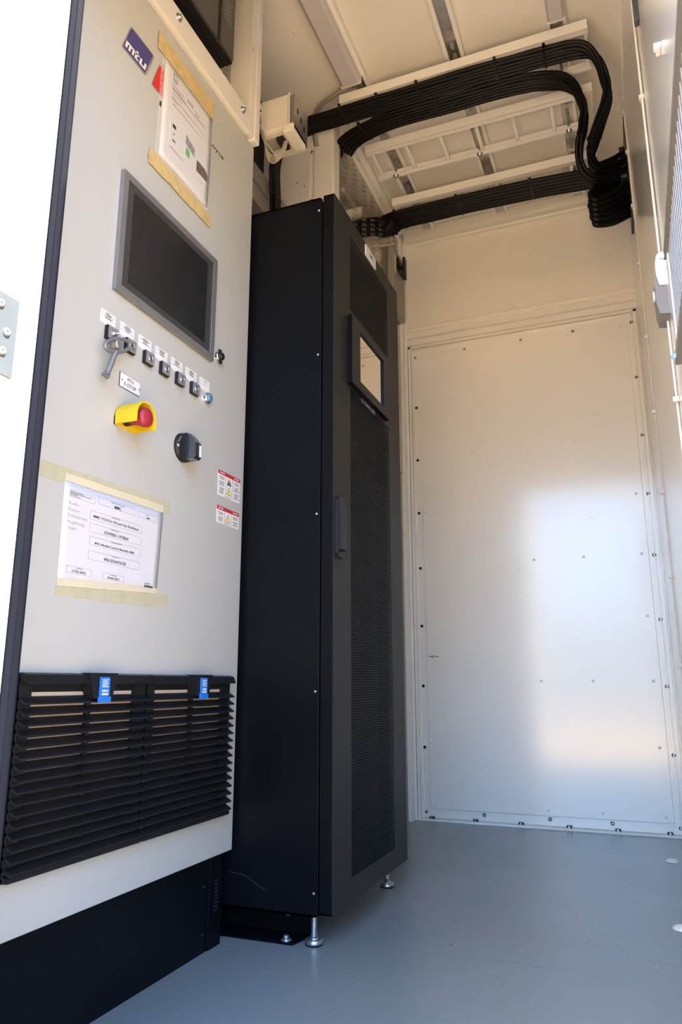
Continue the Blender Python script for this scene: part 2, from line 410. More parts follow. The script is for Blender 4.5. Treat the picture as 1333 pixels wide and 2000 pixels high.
# threshold strip with its clips
th = struct(MB().box(-.972, XR, YB-.012, YB+.007, 0, .009).build('trim_7', 'white'))
for x in (-.909, -.714, -.519, -.322, -.131, .064):
    MB().box(x-.011, x+.011, YB-.006, YB+.006, .009, .019, .002).build('clip', 'dark', th)
    MB().cyl((x, YB-.010, .014), (x, YB-.006, .014), .0045, 10).build('screw', 'zinc', th)
for x, y in ((.055, 2.953), (.047, 2.19)):
    MB().lathe((x, y, 0), (0, 0, 1), [(0, .022), (.004, .020), (.008, .013), (.010, .004)], 20).build('floor_stud', 'wall', bpy.data.objects['floor'])

# opened entrance door at the left, with rubber seal and hinge plate -------------
leaf = struct(MB().box(-.875, -.782, -.40, .757, -.04, 2.13, .004).build('door_2', 'jamb'))
MB().prism([(-.875, .757), (-.780, .757), (-.775, .762), (-.779, .769), (-.775, .775), (-.779, .782), (-.80, .784), (-.875, .80)], 'z', -.04, 2.13).build('rubber_seal', 'rubber', leaf)
hp = MB().box(-.782, -.779, .60, .716, 1.012, 1.130).build('hinge_plate', 'hinge', leaf)
for y, z in ((.684, 1.112), (.699, 1.075), (.695, 1.045)):
    MB().lathe((-.779, y, z), (1, 0, 0), [(0, .006), (.002, .006), (.003, .004), (.003, .002), (.001, .0015)], 16).build('screw', 'alu', hp)

# ================================================================== CONTROL CABINET
X = -.958
cc = thing('control_cabinet', 'tall light grey control cabinet with a screen, key switches and black louvres', 'cabinet', (-1.25, 1.31, 0))
MB().box(-1.62, -.984, .925, 1.692, .20, 2.19, .004).build('body', 'ral', cc)
MB().box(-.982, X, .915, 1.692, .203, 2.187, .0025).build('door', 'ral', cc)
pl = MB().box(-1.60, -.975, .93, 1.612, .0, .198).build('plinth', 'black', cc)
pc = MB().box(-1.02, -.971, 1.616, 1.672, .0, .196, .002).build('plinth_corner', 'black', cc)
lv = MB()
for k in range(9): lv.box(-.971, -.9702, 1.638, 1.652, .078+k*.008, .0815+k*.008)
lv.build('louvre', 'void', pc)
for z in (.04, .14): bolt_x(-.975, 1.597, z, pl, 'black', .7)

# two louvred filter units
def grille(y0, y1):
    z0, z1 = .293, .616
    g = MB()
    g.box(X, X+.006, y0, y0+.012, z0, z1); g.box(X, X+.006, y1-.012, y1, z0, z1)
    g.prism([(X, z1-.004), (X+.010, z1), (X+.020, z1-.003), (X+.026, z1-.018), (X+.022, z1-.019), (X+.008, z1-.012), (X+.002, z1-.034), (X, z1-.034)], 'y', y0, y1)
    p = (z1-.034-z0-.012)/16
    for k in range(16):
        zb = z0+.012+k*p
        g.prism([(X+.002, zb+.0115), (X+.005, zb+.0125), (X+.023, zb+.002), (X+.024, zb-.001), (X+.021, zb-.001), (X+.002, zb+.008)], 'y', y0, y1)
    g.box(X, X+.020, y0, y1, z0, z0+.010, .003)
    ym = (y0+y1)/2
    g.box(X, X+.009, y0, y0+.026, z0, z1-.01); g.box(X, X+.009, y1-.038, y1, z0, z1-.01); g.box(X, X+.009, ym-.006, ym+.006, z0, z1-.01)
    go = g.build('louvred_grille', 'grille', cc)
    MB().box(X+.0005, X+.0025, y0+.02, y1-.02, z0+.01, z1-.03).build('filter_mat', 'filter', go)
    yc = ym+.016
    MB().prism([(yc-.040, z1+.001), (yc+.040, z1+.001), (yc+.026, z1-.045), (yc-.026, z1-.045)], 'x', X+.006, X+.0275).build('latch', 'grille', go)
    t = MB().box(X+.0275, X+.031, yc-.014, yc+.014, z1-.044, z1-.006, .002).box(X+.0275, X+.033, yc-.016, yc+.016, z1-.052, z1-.042, .001).build('lock_tag', 'blue', go)
    w = MB()
    for k in range(5): w.box(X+.031, X+.0315, yc-.009, yc+.009-.003*(k % 2), z1-.012-.0032*k, z1-.0105-.0032*k)
    w.box(X+.031, X+.0315, yc-.009, yc+.009, z1-.039, z1-.036)
    for k in range(4): w.box(X+.031, X+.0315, yc-.008+k*.0045, yc-.006+k*.0045, z1-.034, z1-.029)
    for v in (w,): v.build('tag_print', 'label', go)
grille(.958, 1.2965); grille(1.3025, 1.640)

# operator screen
sc = MB()
def ring(mb, X0, X1, y0, y1, z0, z1, w):
    mb.box(X0, X1, y0, y1, z0, z0+w); mb.box(X0, X1, y0, y1, z1-w, z1); mb.box(X0, X1, y0, y0+w, z0+w, z1-w); mb.box(X0, X1, y1-w, y1, z0+w, z1-w)
hm = MB(); ring(hm, X, X+.011, 1.112, 1.499, 1.402, 1.689, .016)
hmi = hm.build('touch_screen', 'alu', cc)
MB().box(X, X+.0085, 1.127, 1.484, 1.417, 1.674).build('screen_border', 'glassb', hmi)
MB().box(X+.0085, X+.0092, 1.150, 1.455, 1.436, 1.656).build('screen_glass', 'glass', hmi)
# service port with black cap
sp = MB().lathe((X, 1.531, 1.430), (1, 0, 0), [(0, .0135), (.008, .0135), (.010, .012), (.010, .010)], 24).build('service_port', 'chrome', cc)
MB().lathe((X+.008, 1.533, 1.430), (1, 0, 0), [(0, .010), (.008, .010), (.010, .008)], 20).box(X+.006, X+.012, 1.526, 1.536, 1.438, 1.449, .002).box(X+.006, X+.012, 1.530, 1.540, 1.411, 1.422, .002).build('port_cap', 'dark', sp)

# seven printed labels, six key switches, one button
LY = (1.084, 1.1465, 1.209, 1.2705, 1.332, 1.3935, 1.4545)
for i, y in enumerate(LY):
    lb = MB(); quadx(lb, X, [(y, 1.3165), (y+.010, 1.3165), (y+.014, 1.3145), (y+.047, 1.3145), (y+.047, 1.3455), (y, 1.3455)])
    lo = lb.build('printed_label', 'label', cc)
    ln = MB()
    for z in (1.338, 1.3295): ln.box(X+.0006, X+.0008, y+.0005, y+.0465, z, z+.0003)
    rows = 5 if i < 6 else 2
    for k in range(rows):
        wd = (.012, .018, .010, .024, .016)[(k+i) % 5] if i < 6 else .006
        zz = 1.3415-k*.0029-(.0 if i < 6 else .002+k*.004)
        yy = y+.0235-wd/2
        while yy < y+.0235+wd/2:
            l = random.uniform(.002, .005); ln.box(X+.0006, X+.0009, yy, yy+l, zz, zz+.0014); yy += l+.0009
    ln.build('small_print', 'ink', lo)
KY = (1.1145, 1.176, 1.2405, 1.302, 1.3645, 1.427)
for y in KY:
    k = MB().box(X, X+.010, y-.0155, y+.0155, 1.2835, 1.3145, .003).build('key_switch', 'dark', cc)
    MB().box(X+.010, X+.0112, y-.0140, y+.0150, 1.2850, 1.3130, .0005).build('switch_face', 'lockface', k)
    MB().lathe((X+.0112, y, 1.2985), (1, 0, 0), [(0, .0078), (.0025, .0075), (.0032, .0065), (.0022, .0055), (.001, .0052)], 20).build('lock_barrel', 'zinc', k)
    MB().lathe((X+.0118, y, 1.2985), (1, 0, 0), [(0, .0048), (.0008, .0046)], 16).build('lock_core', 'dark', k)
    MB().box(X+.0126, X+.0134, y-.0012, y+.0012, 1.2945, 1.3025).build('key_slot', 'zinc', k)
bt = MB().lathe((X, 1.487, 1.2975), (1, 0, 0), [(0, .0145), (.008, .0145), (.010, .0125), (.0105, .011)], 26).build('push_button', 'chrome', cc)
MB().lathe((X+.0095, 1.487, 1.2975), (1, 0, 0), [(0, .0108), (.004, .0106), (.006, .008), (.0065, .002)], 24).build('blue_button_lens', 'bluebtn', bt)

# MTU E-STOP plate
ep = MB().box(X, X+.002, 1.157, 1.223, 1.2035, 1.2340, .0005).build('engraved_plate', 'label', cc)
MB().box(X, X+.0012, 1.1555, 1.2235, 1.2025, 1.2350).build('plate_edge', 'dark', ep)
for y in (1.1615, 1.2205): MB().lathe((X+.002, y, 1.2185), (1, 0, 0), [(0, .0028), (.0012, .0024), (.0016, .001)], 12).build('screw', 'zinc', ep)
text('MTU', 'lettering', 'ink', ep, 1.190, 1.2250, X+.0021, .0085, .020)
text('E-STOP', 'lettering', 'ink', ep, 1.190, 1.2125, X+.0021, .0085, .040)

# emergency stop
yc, zb, rr0 = 1.182, 1.116, .0335
def arch(rad, zb): return [(yc-rad, zb)]+[(yc-rad*math.cos(math.pi*k/18), 1.134+rad*math.sin(math.pi*k/18)) for k in range(19)]+[(yc+rad, zb)]
hood = MB()
po_, pi_ = arch(rr0, zb), arch(rr0-.0032, zb)
n_ = len(po_); D = .056
vs = [(X, *p) for p in po_]+[(X+D, *p) for p in po_]+[(X, *p) for p in pi_]+[(X+D, *p) for p in pi_]
fs = []
for k in range(n_-1):
    fs += [(k, k+1, n_+k+1, n_+k), (2*n_+k, 3*n_+k, 3*n_+k+1, 2*n_+k+1), (n_+k, n_+k+1, 3*n_+k+1, 3*n_+k)]
fs += [(0, n_, 3*n_, 2*n_), (n_-1, 3*n_-1, 4*n_-1, 2*n_-1)]
hood.add(vs, fs); quadx(hood, X, po_, .003)
es = hood.build('stop_button_hood', 'yellow', cc)
es['label'] = 'yellow plastic hood over the red stop button'
MB().cyl((X+.003, yc, 1.134), (X+.020, yc, 1.134), .0125, 20).build('button_collar', 'dark', es)
MB().lathe((X+.018, yc, 1.134), (1, 0, 0), [(0, .0125), (.012, .0135), (.022, .0165), (.030, .0200), (.036, .0208), (.040, .0195), (.043, .014), (.044, .004)], 30).build('mushroom_button', 'red', es)

# rotary main switch
rs = MB().lathe((X, 1.396, 1.139), (1, 0, 0), [(0, .035), (.006, .035), (.010, .032), (.011, .028)], 40).build('rotary_switch', 'dark', cc)
MB().prism([(1.376, 1.165), (1.386, 1.172), (1.406, 1.172), (1.416, 1.165), (1.416, 1.113), (1.406, 1.106), (1.386, 1.106), (1.376, 1.113)], 'x', X+.010, X+.017).build('switch_hub', 'dark', rs)
kb = MB()
pr = [(X+.015, 1.171), (X+.026, 1.169), (X+.043, 1.146), (X+.044, 1.112), (X+.039, 1.107), (X+.015, 1.107)]
nv = len(pr); kb.add([(x_, 1.386+.002*(z_ > 1.15), z_) for x_, z_ in pr]+[(x_, 1.410-.002*(z_ > 1.15), z_) for x_, z_ in pr], [tuple(range(nv)), tuple(range(2*nv-1, nv-1, -1))]+[(k, (k+1) % nv, nv+(k+1) % nv, nv+k) for k in range(nv)])
kb.build('switch_handle', 'greyblue', rs)
MB().box(X+.0435, X+.0445, 1.402, 1.4095, 1.114, 1.142).build('pointer_mark', 'label', rs)
tr_ = MB()
for k in range(12):
    a0 = math.pi*(.60+.028*k); a1 = a0+.088
    tr_.prism([(1.396+rd*math.cos(a), 1.139+rd*math.sin(a)) for rd, a in ((.0295, a0), (.0295, a1), (.0305, a1), (.0305, a0))], 'x', X+.010, X+.0106)
for k in range(12):
    a0 = 2*math.pi*k/12; a1 = 2*math.pi*(k+1)/12
    tr_.prism([(1.366+rd*math.cos(a), 1.136+rd*math.sin(a)) for rd, a in ((.0022, a0), (.0022, a1), (.0034, a1), (.0034, a0))], 'x', X+.0085, X+.0110)
tr_.build('switch_marking', 'label', rs)

# warning stickers
def warn(z0, z1, two):
    y0, y1 = 1.559, 1.672; w = (y1-y0)/3+.002
    st = MB().box(X, X+.0006, y0, y1, z0, z1).build('warning_sticker', 'label', cc)
    MB().box(X+.0006, X+.0009, y0, y1, z1-.0095, z1).build('danger_band', 'redd', st)
    text('DANGER', 'band_lettering', 'label', st, y0+.020, z1-.0048, X+.0010, .0035, .024)
    text('DANGER', 'band_lettering', 'label', st, y1-.020, z1-.0048, X+.0010, .0035, .024)
    g = MB()
    for y in (y0+w, y1-w): g.box(X+.0006, X+.0008, y-.0003, y+.0003, z0, z1-.0095)
    for c in (y0+w/2-.001, y1-w/2+.001):
        z = z1-.017
        k = 0
        while z > z0+.006:
            wd = random.uniform(.014, .028)
            if k not in (2, 6):
                yy = c-wd/2
                while yy < c+wd/2:
                    l = random.uniform(.002, .005); g.box(X+.0006, X+.0009, yy, yy+l, z, z+.0017); yy += l+.001
            z -= .0042; k += 1
    g.box(X+.0006, X+.0009, y0+w+.003, y1-w-.008, z0+.003, z0+.0042)
    g.build('small_print', 'ink', st)
    yc = (y0+y1)/2
    def tri(zc, s, m, nm, glyph):
        MB().prism([(yc-s, zc-s*.8), (yc+s, zc-s*.8), (yc, zc+s*.95)], 'x', X+.0006, X+.0010).build('triangle_border', 'ink', st)
        if m == 'yell': MB().prism([(yc-s*.80, zc-s*.68), (yc+s*.80, zc-s*.68), (yc, zc+s*.72)], 'x', X+.0010, X+.0012).build('warning_triangle', m, st)
        if glyph == 'bolt': MB().prism([(yc+.0008, zc+.005), (yc-.0022, zc-.0005), (yc+.0002, zc-.0002), (yc-.001, zc-.007), (yc+.0024, zc+.0006), (yc+.0002, zc+.0004)], 'x', X+.0012, X+.0014).build('flash_sign', 'ink', st)
        else:
            MB().prism([(yc-.001, zc+.007), (yc+.001, zc+.007), (yc+.0006, zc-.004), (yc-.0006, zc-.004)], 'x', X+.0010, X+.0012).box(X+.001, X+.0012, yc-.001, yc+.001, zc-.0075, zc-.0055).build('exclamation_sign', 'label', st)
    if two: tri(z1-.022, .011, 'ink', '', 'ex'); tri(z1-.047, .012, 'yell', '', 'bolt')
    else: tri((z0+z1)/2-.004, .0115, 'yell', '', 'bolt')
warn(1.0655, 1.1320, True); warn(.9945, 1.0385, False)

# slanted logo plates
def slant(y0, y1, z0, z1, s, cut=.006):
    P = [(y0, z0), (y1, z0), (y1+s, z1), (y0+s, z1)]; out = []
    for i in range(4):
        p = Vector(P[i]); a = (Vector(P[i-1])-p).normalized(); b = (Vector(P[(i+1) % 4])-p).normalized()
        for k in range(5):
            t = k/4; q = p+a*cut*(1-t)**2+b*cut*t**2; out.append(tuple(q))
    return out
mp = MB(); quadx(mp, X, slant(1.081, 1.170, 1.984, 2.064, .026), .0014)
mpo = mp.build('logo_plate', 'lockface', cc)
b2 = MB(); quadx(b2, X+.0014, slant(1.085, 1.166, 1.988, 2.060, .0235, .005), .0004); b2.build('navy_field', 'navy', mpo)
def glyphs(polys, y0, z0, s, sh, name, m, parent, xp):
    g = MB()
    for P in polys: g.prism([(y0+(px+pz*sh)*s, z0+pz*s) for px, pz in P], 'x', xp, xp+.0004)
    return g.build(name, m, parent)
# "mtu" in heavy slanted strokes
polys = [[(0, 0), (.26, 0), (.26, .70), (.0, .70)], [(.26, .52), (.92, .52), (.92, .70), (.26, .70)], [(.44, 0), (.70, 0), (.70, .52), (.44, .52)], [(.92, .0), (1.14, .0), (1.14, .62), (1.06, .70), (.92, .70)],
         [(1.30, .0), (1.56, .0), (1.56, .95), (1.30, .95)], [(1.20, .52), (1.80, .52), (1.80, .70), (1.20, .70)], [(1.56, 0), (1.82, 0), (1.82, .17), (1.56, .17)],
         [(1.94, .08), (2.02, 0), (2.20, 0), (2.20, .70), (1.94, .70)], [(2.20, 0), (2.55, 0), (2.55, .18), (2.20, .18)], [(2.55, 0), (2.81, 0), (2.81, .70), (2.55, .70)]]
glyphs(polys, 1.0905, 1.994, .0262, .25, 'mtu_lettering', 'label', mpo, X+.0019)
rp_ = MB(); quadx(rp_, X, slant(1.191, 1.262, 1.980, 2.060, .026), .0010); rpo = rp_.build('red_plate', 'lockface', cc)
rp2 = MB(); quadx(rp2, X+.0010, slant(1.194, 1.259, 1.983, 2.057, .024, .005), .0003); rp2.build('red_field', 'redp', rpo)
text('Rolls-Royce', 'maker_lettering', 'ink', cc, 1.522, 2.024, X+.0002, .0150, .150, align='RIGHT')

# top bar and post framing the opening above the cabinet ----------------------
tb = thing('bulkhead_frame', 'cream sheet metal bar and post framing the bay above the control cabinet', 'frame', (-1.0, 1.4, 2.19))
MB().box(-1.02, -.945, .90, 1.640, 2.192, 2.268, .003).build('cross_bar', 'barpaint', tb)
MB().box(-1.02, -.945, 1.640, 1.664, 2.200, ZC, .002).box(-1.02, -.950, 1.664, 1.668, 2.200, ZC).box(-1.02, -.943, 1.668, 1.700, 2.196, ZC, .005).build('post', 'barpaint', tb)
for y, z in ((1.264, 2.240), (1.594, 2.240)): bolt_x(-.945, y, z, tb, s=1.25)
bolt_x(-.945, 1.643, 2.50, tb, s=.55)
# black equipment in that bay
eq = thing('black_ac_unit', 'black boxed unit in the open bay above the control cabinet', 'equipment', (-1.1, 1.2, 2.29))
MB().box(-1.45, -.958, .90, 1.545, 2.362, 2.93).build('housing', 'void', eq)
MB().box(-1.45, -.980, .905, 1.543, 2.3565, 2.362).box(-.977, -.955, .905, 1.543, 2.3575, 2.364).build('lower_lip', 'dark', eq)
MB().box(-.958, -.953, .90, 1.455, 2.366, 2.93).build('front_panel', 'equip', eq)
e2 = MB().box(-.958, -.952, 1.473, 1.543, 2.366, 2.93).build('side_panel', 'equip', eq)
g = MB()
for k in range(7): g.box(-.952, -.9516, 1.485, 1.530-.004*(k % 3), 2.47+k*.012, 2.472+k*.012)
g.build('small_print', 'cavity', e2)
ps = struct(MB().box(-1.024, -1.020, 1.50, 1.69, 2.27, ZC).build('trim_8', 'galv'))
ph = MB()
for k in range(40):
    for j, y in enumerate((1.572, 1.587, 1.602, 1.617)):
        z = 2.29+k*.016+(.008 if j % 2 else 0)
        if k % 6 < 4: ph.box(-1.0198, -1.0194, y-.0022, y+.0022, z-.0035, z+.0035)
ph.build('perforation', 'hole', ps)['kind'] = 'stuff'

# ------------------------------------------------------------------ papers, tape, key
def grid_sheet(c, nx, nz, X0, bulge, t=.0004):
    """c: TL, TR, BR, BL in (y, z)"""
    mb = MB(); vs = []
    for layer in (0, 1):
        for j in range(nz+1):
            for i in range(nx+1):
                a, b = i/nx, j/nz
                y = (1-b)*((1-a)*c[0][0]+a*c[1][0])+b*((1-a)*c[3][0]+a*c[2][0])
                z = (1-b)*((1-a)*c[0][1]+a*c[1][1])+b*((1-a)*c[3][1]+a*c[2][1])
                vs.append((X0+layer*t+bulge(a, b), y, z))
    n = (nx+1)*(nz+1); fs = []
    for j in range(nz):
        for i in range(nx):
            a = j*(nx+1)+i; b = a+1; d = a+nx+1; e_ = d+1
            fs += [(n+a, n+b, n+e_, n+d), (a, d, e_, b)]
    rim = [i for i in range(nx+1)]+[j*(nx+1)+nx for j in range(1, nz+1)]+[nz*(nx+1)+i for i in range(nx-1, -1, -1)]+[j*(nx+1) for j in range(nz-1, 0, -1)]
    for k in range(len(rim)): a, b = rim[k], rim[(k+1) % len(rim)]; fs.append((a, b, n+b, n+a))
    mb.add(vs, fs, True); return mb
def ragged(y0, y1, ztl, ztr, zbl, zbr, amp=.003):
    P = []; n = 26
    for k in range(n+1): t = k/n; P.append((y0+(y1-y0)*t, ztl+(ztr-ztl)*t+random.uniform(-amp, amp)*.25))
    for k in range(1, 5): t = k/5; P.append((y1+random.uniform(-amp, amp), ztr+(zbr-ztr)*t))
    for k in range(n, -1, -1): t = k/n; P.append((y0+(y1-y0)*t, zbl+(zbr-zbl)*t+random.uniform(-amp, amp)*.4))
    for k in range(1, 5): t = k/5; P.append((y0+random.uniform(-amp, amp), zbl+(ztl-zbl)*t))
    return P

pp = tag(grid_sheet([(1.025, .965), (1.334, .969), (1.325, .787), (1.028, .769)], 16, 8, X+.0006, lambda a, b: .006*max(0, a-.93)).build('document_page', 'paper'),
    'white landscape document page taped low on the grey cabinet door', 'paper')
tx = X+.0045*0+.0016
MB().prism(ragged(.965, 1.360, .988, 1.000, .957, .968), 'x', X+.0001, X+.0005).build('masking_tape', 'tape2', pp)
MB().prism(ragged(1.0255, 1.332, .979, .985, .9645, .9685, .001), 'x', X+.0012, X+.0016).build('masking_tape', 'tape3', pp)
MB().prism(ragged(1.026, 1.370, .769, .790, .752, .759), 'x', X+.0001, X+.0005).build('masking_tape', 'tape2', pp)
MB().prism(ragged(1.0285, 1.3245, .783, .798, .769, .787, .001), 'x', X+.0012, X+.0016).build('masking_tape', 'tape3', pp)
pf = X+.0013
fr = MB()
def rect(mb, y0, y1, z0, z1, w=.0004, xp=pf):
    mb.box(xp, xp+.0002, y0, y1, z0, z0+w); mb.box(xp, xp+.0002, y0, y1, z1-w, z1); mb.box(xp, xp+.0002, y0, y0+w, z0, z1); mb.box(xp, xp+.0002, y1-w, y1, z0, z1)
for b in ((1.040, 1.110, .9375, .9500), (1.120, 1.238, .9410, .9560), (1.247, 1.315, .9415, .9540), (1.100, 1.261, .9065, .9240), (1.101, 1.262, .882, .899), (1.103, 1.262, .857, .874), (1.103, 1.261, .829, .846), (1.048, 1.116, .796, .809), (1.148, 1.213, .797, .809)):
    rect(fr, b[0], b[1], b[2], b[3])
fr.build('ruled_box', 'inkg', pp)
for s, c, z, h, w in (('MMC', 1.180, .9445, .0065, .022), ('4000', 1.281, .9445, .0034, .012), ('MMC V3.9.0.6 Oil and Gas Evolution', 1.180, .9135, .0052, .141), ('X599001-197864', 1.181, .8875, .0062, .076),
                      ('MTU Module Control Baureihe 4000', 1.180, .8620, .0042, .122), ('4961036476/20', 1.182, .8350, .0062, .068), ('17.02.2022', 1.082, .8005, .0042, .037), ('24.06.2022', 1.181, .8010, .0042, .036)):
    text(s, 'printed_line', 'ink', pp, c, z, pf, h, w, thick=.0001, bold=.0001)
for s, z, y in (('Rolls-', .9255, 1.0405), ('Royce', .9140, 1.0405), ('Solutions', .9025, 1.0395), ('Augsburg', .8905, 1.0395), ('GmbH', .8790, 1.0425)):
    text(s, 'printed_line', 'inkg', pp, y, z, pf, .0062, align='LEFT', thick=.0001, width=.0058*len(s) if s != 'Rolls-' else .029)
sm = MB()
for y0, y1, z in ((1.042, 1.078, .9475), (1.042, 1.100, .9448), (1.042, 1.062, .9428), (1.042, 1.070, .9400), (1.158, 1.202, .9520), (1.272, 1.282, .9500), (1.163, 1.188, .9215), (1.163, 1.188, .8965), (1.166, 1.200, .8718), (1.172, 1.194, .8435), (1.074, 1.092, .8065), (1.172, 1.190, .8065)):
    yy = y0
    while yy < y1: l = random.uniform(.001, .003); sm.box(pf, pf+.0002, yy, min(yy+l, y1), z, z+.0009); yy += l+.0005
for k in range(14): sm.box(X+.0024, X+.0028, 1.280+k*.0021, 1.2812+k*.0021, .7965, .8005)
sm.build('small_print', 'ink', pp)
text('M-08071', 'small_number', 'inkg', pp, 1.290, .8045, X+.0024, .003, .020, thick=.0002)

up = tag(grid_sheet([(1.238, 2.100), (1.453, 2.100), (1.449, 1.818), (1.235, 1.822)], 10, 14, X+.0018, lambda a, b: .0025*math.sin(math.pi*b)*a).build('instruction_page', 'paper'),
    'white portrait page in a clear sleeve taped high beside the blue logo plate', 'paper')
sl = MB(); sl.prism([(1.220, 1.815), (1.452, 1.811), (1.456, 2.112), (1.225, 2.112)], 'x', X+.0012, X+.0016)
sl.build('plastic_sleeve', 'sleeve', up)
hs = MB()
for z in (2.064, 2.045, 2.022, 2.006): hs.cyl((X+.0017, 1.2285, z), (X+.0020, 1.2285, z), .0030 if z < 2.03 else .0022, 12)
hs.build('punched_hole', 'redp', up)
MB().box(X+.0017, X+.002, 1.2255, 1.2325, 1.950, 1.962).box(X+.0017, X+.002, 1.2285, 1.2325, 1.962, 1.966).build('sleeve_mark', 'ink', up)
MB().prism(ragged(1.204, 1.461, 2.146, 2.150, 2.098, 2.094), 'x', X+.0030, X+.0036).build('masking_tape', 'tape', up)
MB().prism(ragged(1.197, 1.468, 1.815, 1.805, 1.772, 1.770, .005), 'x', X+.0030, X+.0036).build('masking_tape', 'tape', up)
uf = X+.0042
MB().box(uf-.002, uf, 1.272, 1.290, 2.062, 2.086).build('page_logo', 'inkg', up)
text('RR', 'page_logo_letters', 'label', up, 1.281, 2.074, uf, .010, .011, thick=.0001)
MB().prism([(1.270, 1.885), (1.304, 1.885), (1.304, 1.950), (1.270, 1.950)], 'x', uf-.002, uf).build('device_picture', 'lgrey', up)
MB().box(uf, uf+.0002, 1.279, 1.293, 1.931, 1.942).box(uf, uf+.0002, 1.281, 1.293, 1.894, 1.899).box(uf, uf+.0002, 1.283, 1.289, 1.914, 1.917).build('device_display', 'ink', up)
MB().prism([(1.336, 1.930), (1.376, 1.918), (1.378, 1.942), (1.350, 1.950), (1.338, 1.956)], 'x', uf-.002, uf).build('engine_picture', 'engine', up)
MB().prism([(1.340, 1.900), (1.356, 1.898), (1.355, 1.918), (1.340, 1.922)], 'x', uf-.002, uf).build('globe_picture', 'green', up)
MB().box(uf-.002, uf, 1.388, 1.411, 1.916, 1.948).build('panel_picture', 'lgrey', up)
MB().box(uf-.002, uf, 1.389, 1.441, 1.888, 1.919).build('site_picture', 'photo', up)
sm = MB()
for y0, y1, z in ((1.270, 1.320, 2.049), (1.270, 1.330, 2.040), (1.270, 1.420, 2.036), (1.270, 1.312, 2.026), (1.270, 1.424, 2.014), (1.270, 1.300, 2.008), (1.335, 1.362, 2.058), (1.370, 1.392, 2.050), (1.335, 1.362, 2.052), (1.370, 1.420, 2.042), (1.272, 1.330, 1.872), (1.405, 1.420, 1.868), (1.275, 1.420, 1.996)):
    yy = y0
    while yy < y1: l = random.uniform(.002, .006); sm.box(uf-.0022, uf+.0001, yy, min(yy+l, y1), z, z+.0011); yy += l+.0008
sm.build('small_print', 'inkg', up)

# cabinet key hanging from the first key switch
ky = thing('cabinet_key', 'grey double bit cabinet key hanging from the first key switch', 'key', (-.935, 1.118, 1.27))
km = MB(); cyk, czk = 1.118, 1.2715
pts = [(-.934, cyk-.003+.038*math.cos(2*math.pi*k/32)-.002*math.sin(2*math.pi*k/32), czk-.001+.0140*math.sin(2*math.pi*k/32)+.0180*math.cos(2*math.pi*k/32)) for k in range(32)]
km.tube(pts, .0040, 8, True)
km.tube([(-.934, 1.110, 1.254), (-.934, 1.099, 1.222), (-.934, 1.0885, 1.196)], .0056, 12)
km.prism([(1.0845, 1.203), (1.0965, 1.199), (1.0925, 1.188), (1.0805, 1.191)], 'x', -.9375, -.9305)
km.prism([(1.0785, 1.196), (1.0825, 1.195), (1.0810, 1.1895), (1.0770, 1.191)], 'x', -.9375, -.9305)
km.build('key_bow_and_shaft', 'keymetal', ky)
MB().tube([(-.9435, 1.1145, 1.2990), (-.938, 1.118, 1.3000), (-.934, 1.122, 1.2990), (-.931, 1.1235, 1.294), (-.934, 1.122, 1.288), (-.938, 1.118, 1.291)], .0011, 6).lathe((-.948, 1.1145, 1.2985), (1, 0, 0), [(0, .0055), (.006, .005), (.007, .002)], 12).build('key_ring', 'chrome', ky)
MB().lathe((-.944, 1.117, 1.274), (1, 0, 0), [(0, .011), (.012, .011), (.014, .009)], 20).build('key_fob', 'alu', ky)

# ================================================================== BLACK RACK (UPS)
rk = thing('ups_rack', 'tall black equipment rack with a perforated front door on levelling feet', 'rack', (-1.2, 2.0, 0))
Y0, Y1, XF = 1.7135, 2.305, -.700
RT = 1.962
body = MB()
body.box(-1.72, -.745, Y0+.001, Y0+.022, .068, RT+.01); body.box(-1.72, -.745, Y1-.02, Y1, .068, RT+.01)
body.box(-1.72, -1.70, Y0, Y1, .068, RT+.01); body.box(-1.72, -.745, Y0+.001, Y1, RT-.006, RT+.012); body.box(-1.72, -.745, Y0+.001, Y1, .068, .09)
body.build('body', 'black', rk)
MB().box(-1.71, -.738, Y0-.003, Y0+.001, .074, RT+.004, .001).build('side_panel', 'black', rk)
for z in (.120, .578, 1.029, 1.479, 1.929):
    MB().lathe((-.748, Y0-.003, z), (0, -1, 0), [(0, .0035), (.0012, .003), (.0018, .0015)], 12).build('screw', 'zinc', rk)
MB().box(-.78, -.775, Y0+.03, Y1-.03, .095, RT-.02).build('dark_backing', 'void', rk)  # black sheet standing in for the shade inside the rack
dm = MB(); zt, zbm = RT+.012, .076
DY0, DY1 = Y0-.002, Y1+.005
py0, py1 = 1.835, 2.190; pu0, pu1, pl0, pl1 = 1.668, 1.914, .131, 1.419
xi = -.734
for a, b, c_, d_ in ((DY0, py0, zbm, zt), (py1, DY1, zbm, zt), (py0, py1, pu1, zt), (py0, py1, pl1, pu0), (py0, py1, zbm, pl0)):
    dm.box(XF-.002, XF, a, b, c_, d_)
de = MB()
de.box(xi, XF-.002, DY0, DY0+.003, zbm, zt); de.box(xi, XF-.002, DY1-.003, DY1, zbm, zt); de.box(xi, XF-.002, DY0, DY1, zt-.003, zt); de.box(xi, XF-.002, DY0, DY1, zbm, zbm+.003)
dr = dm.build('door', 'blackdoor', rk); de.build('door_edge', 'black', dr)  # edge faces get the blacker coat, their shade put into the colour
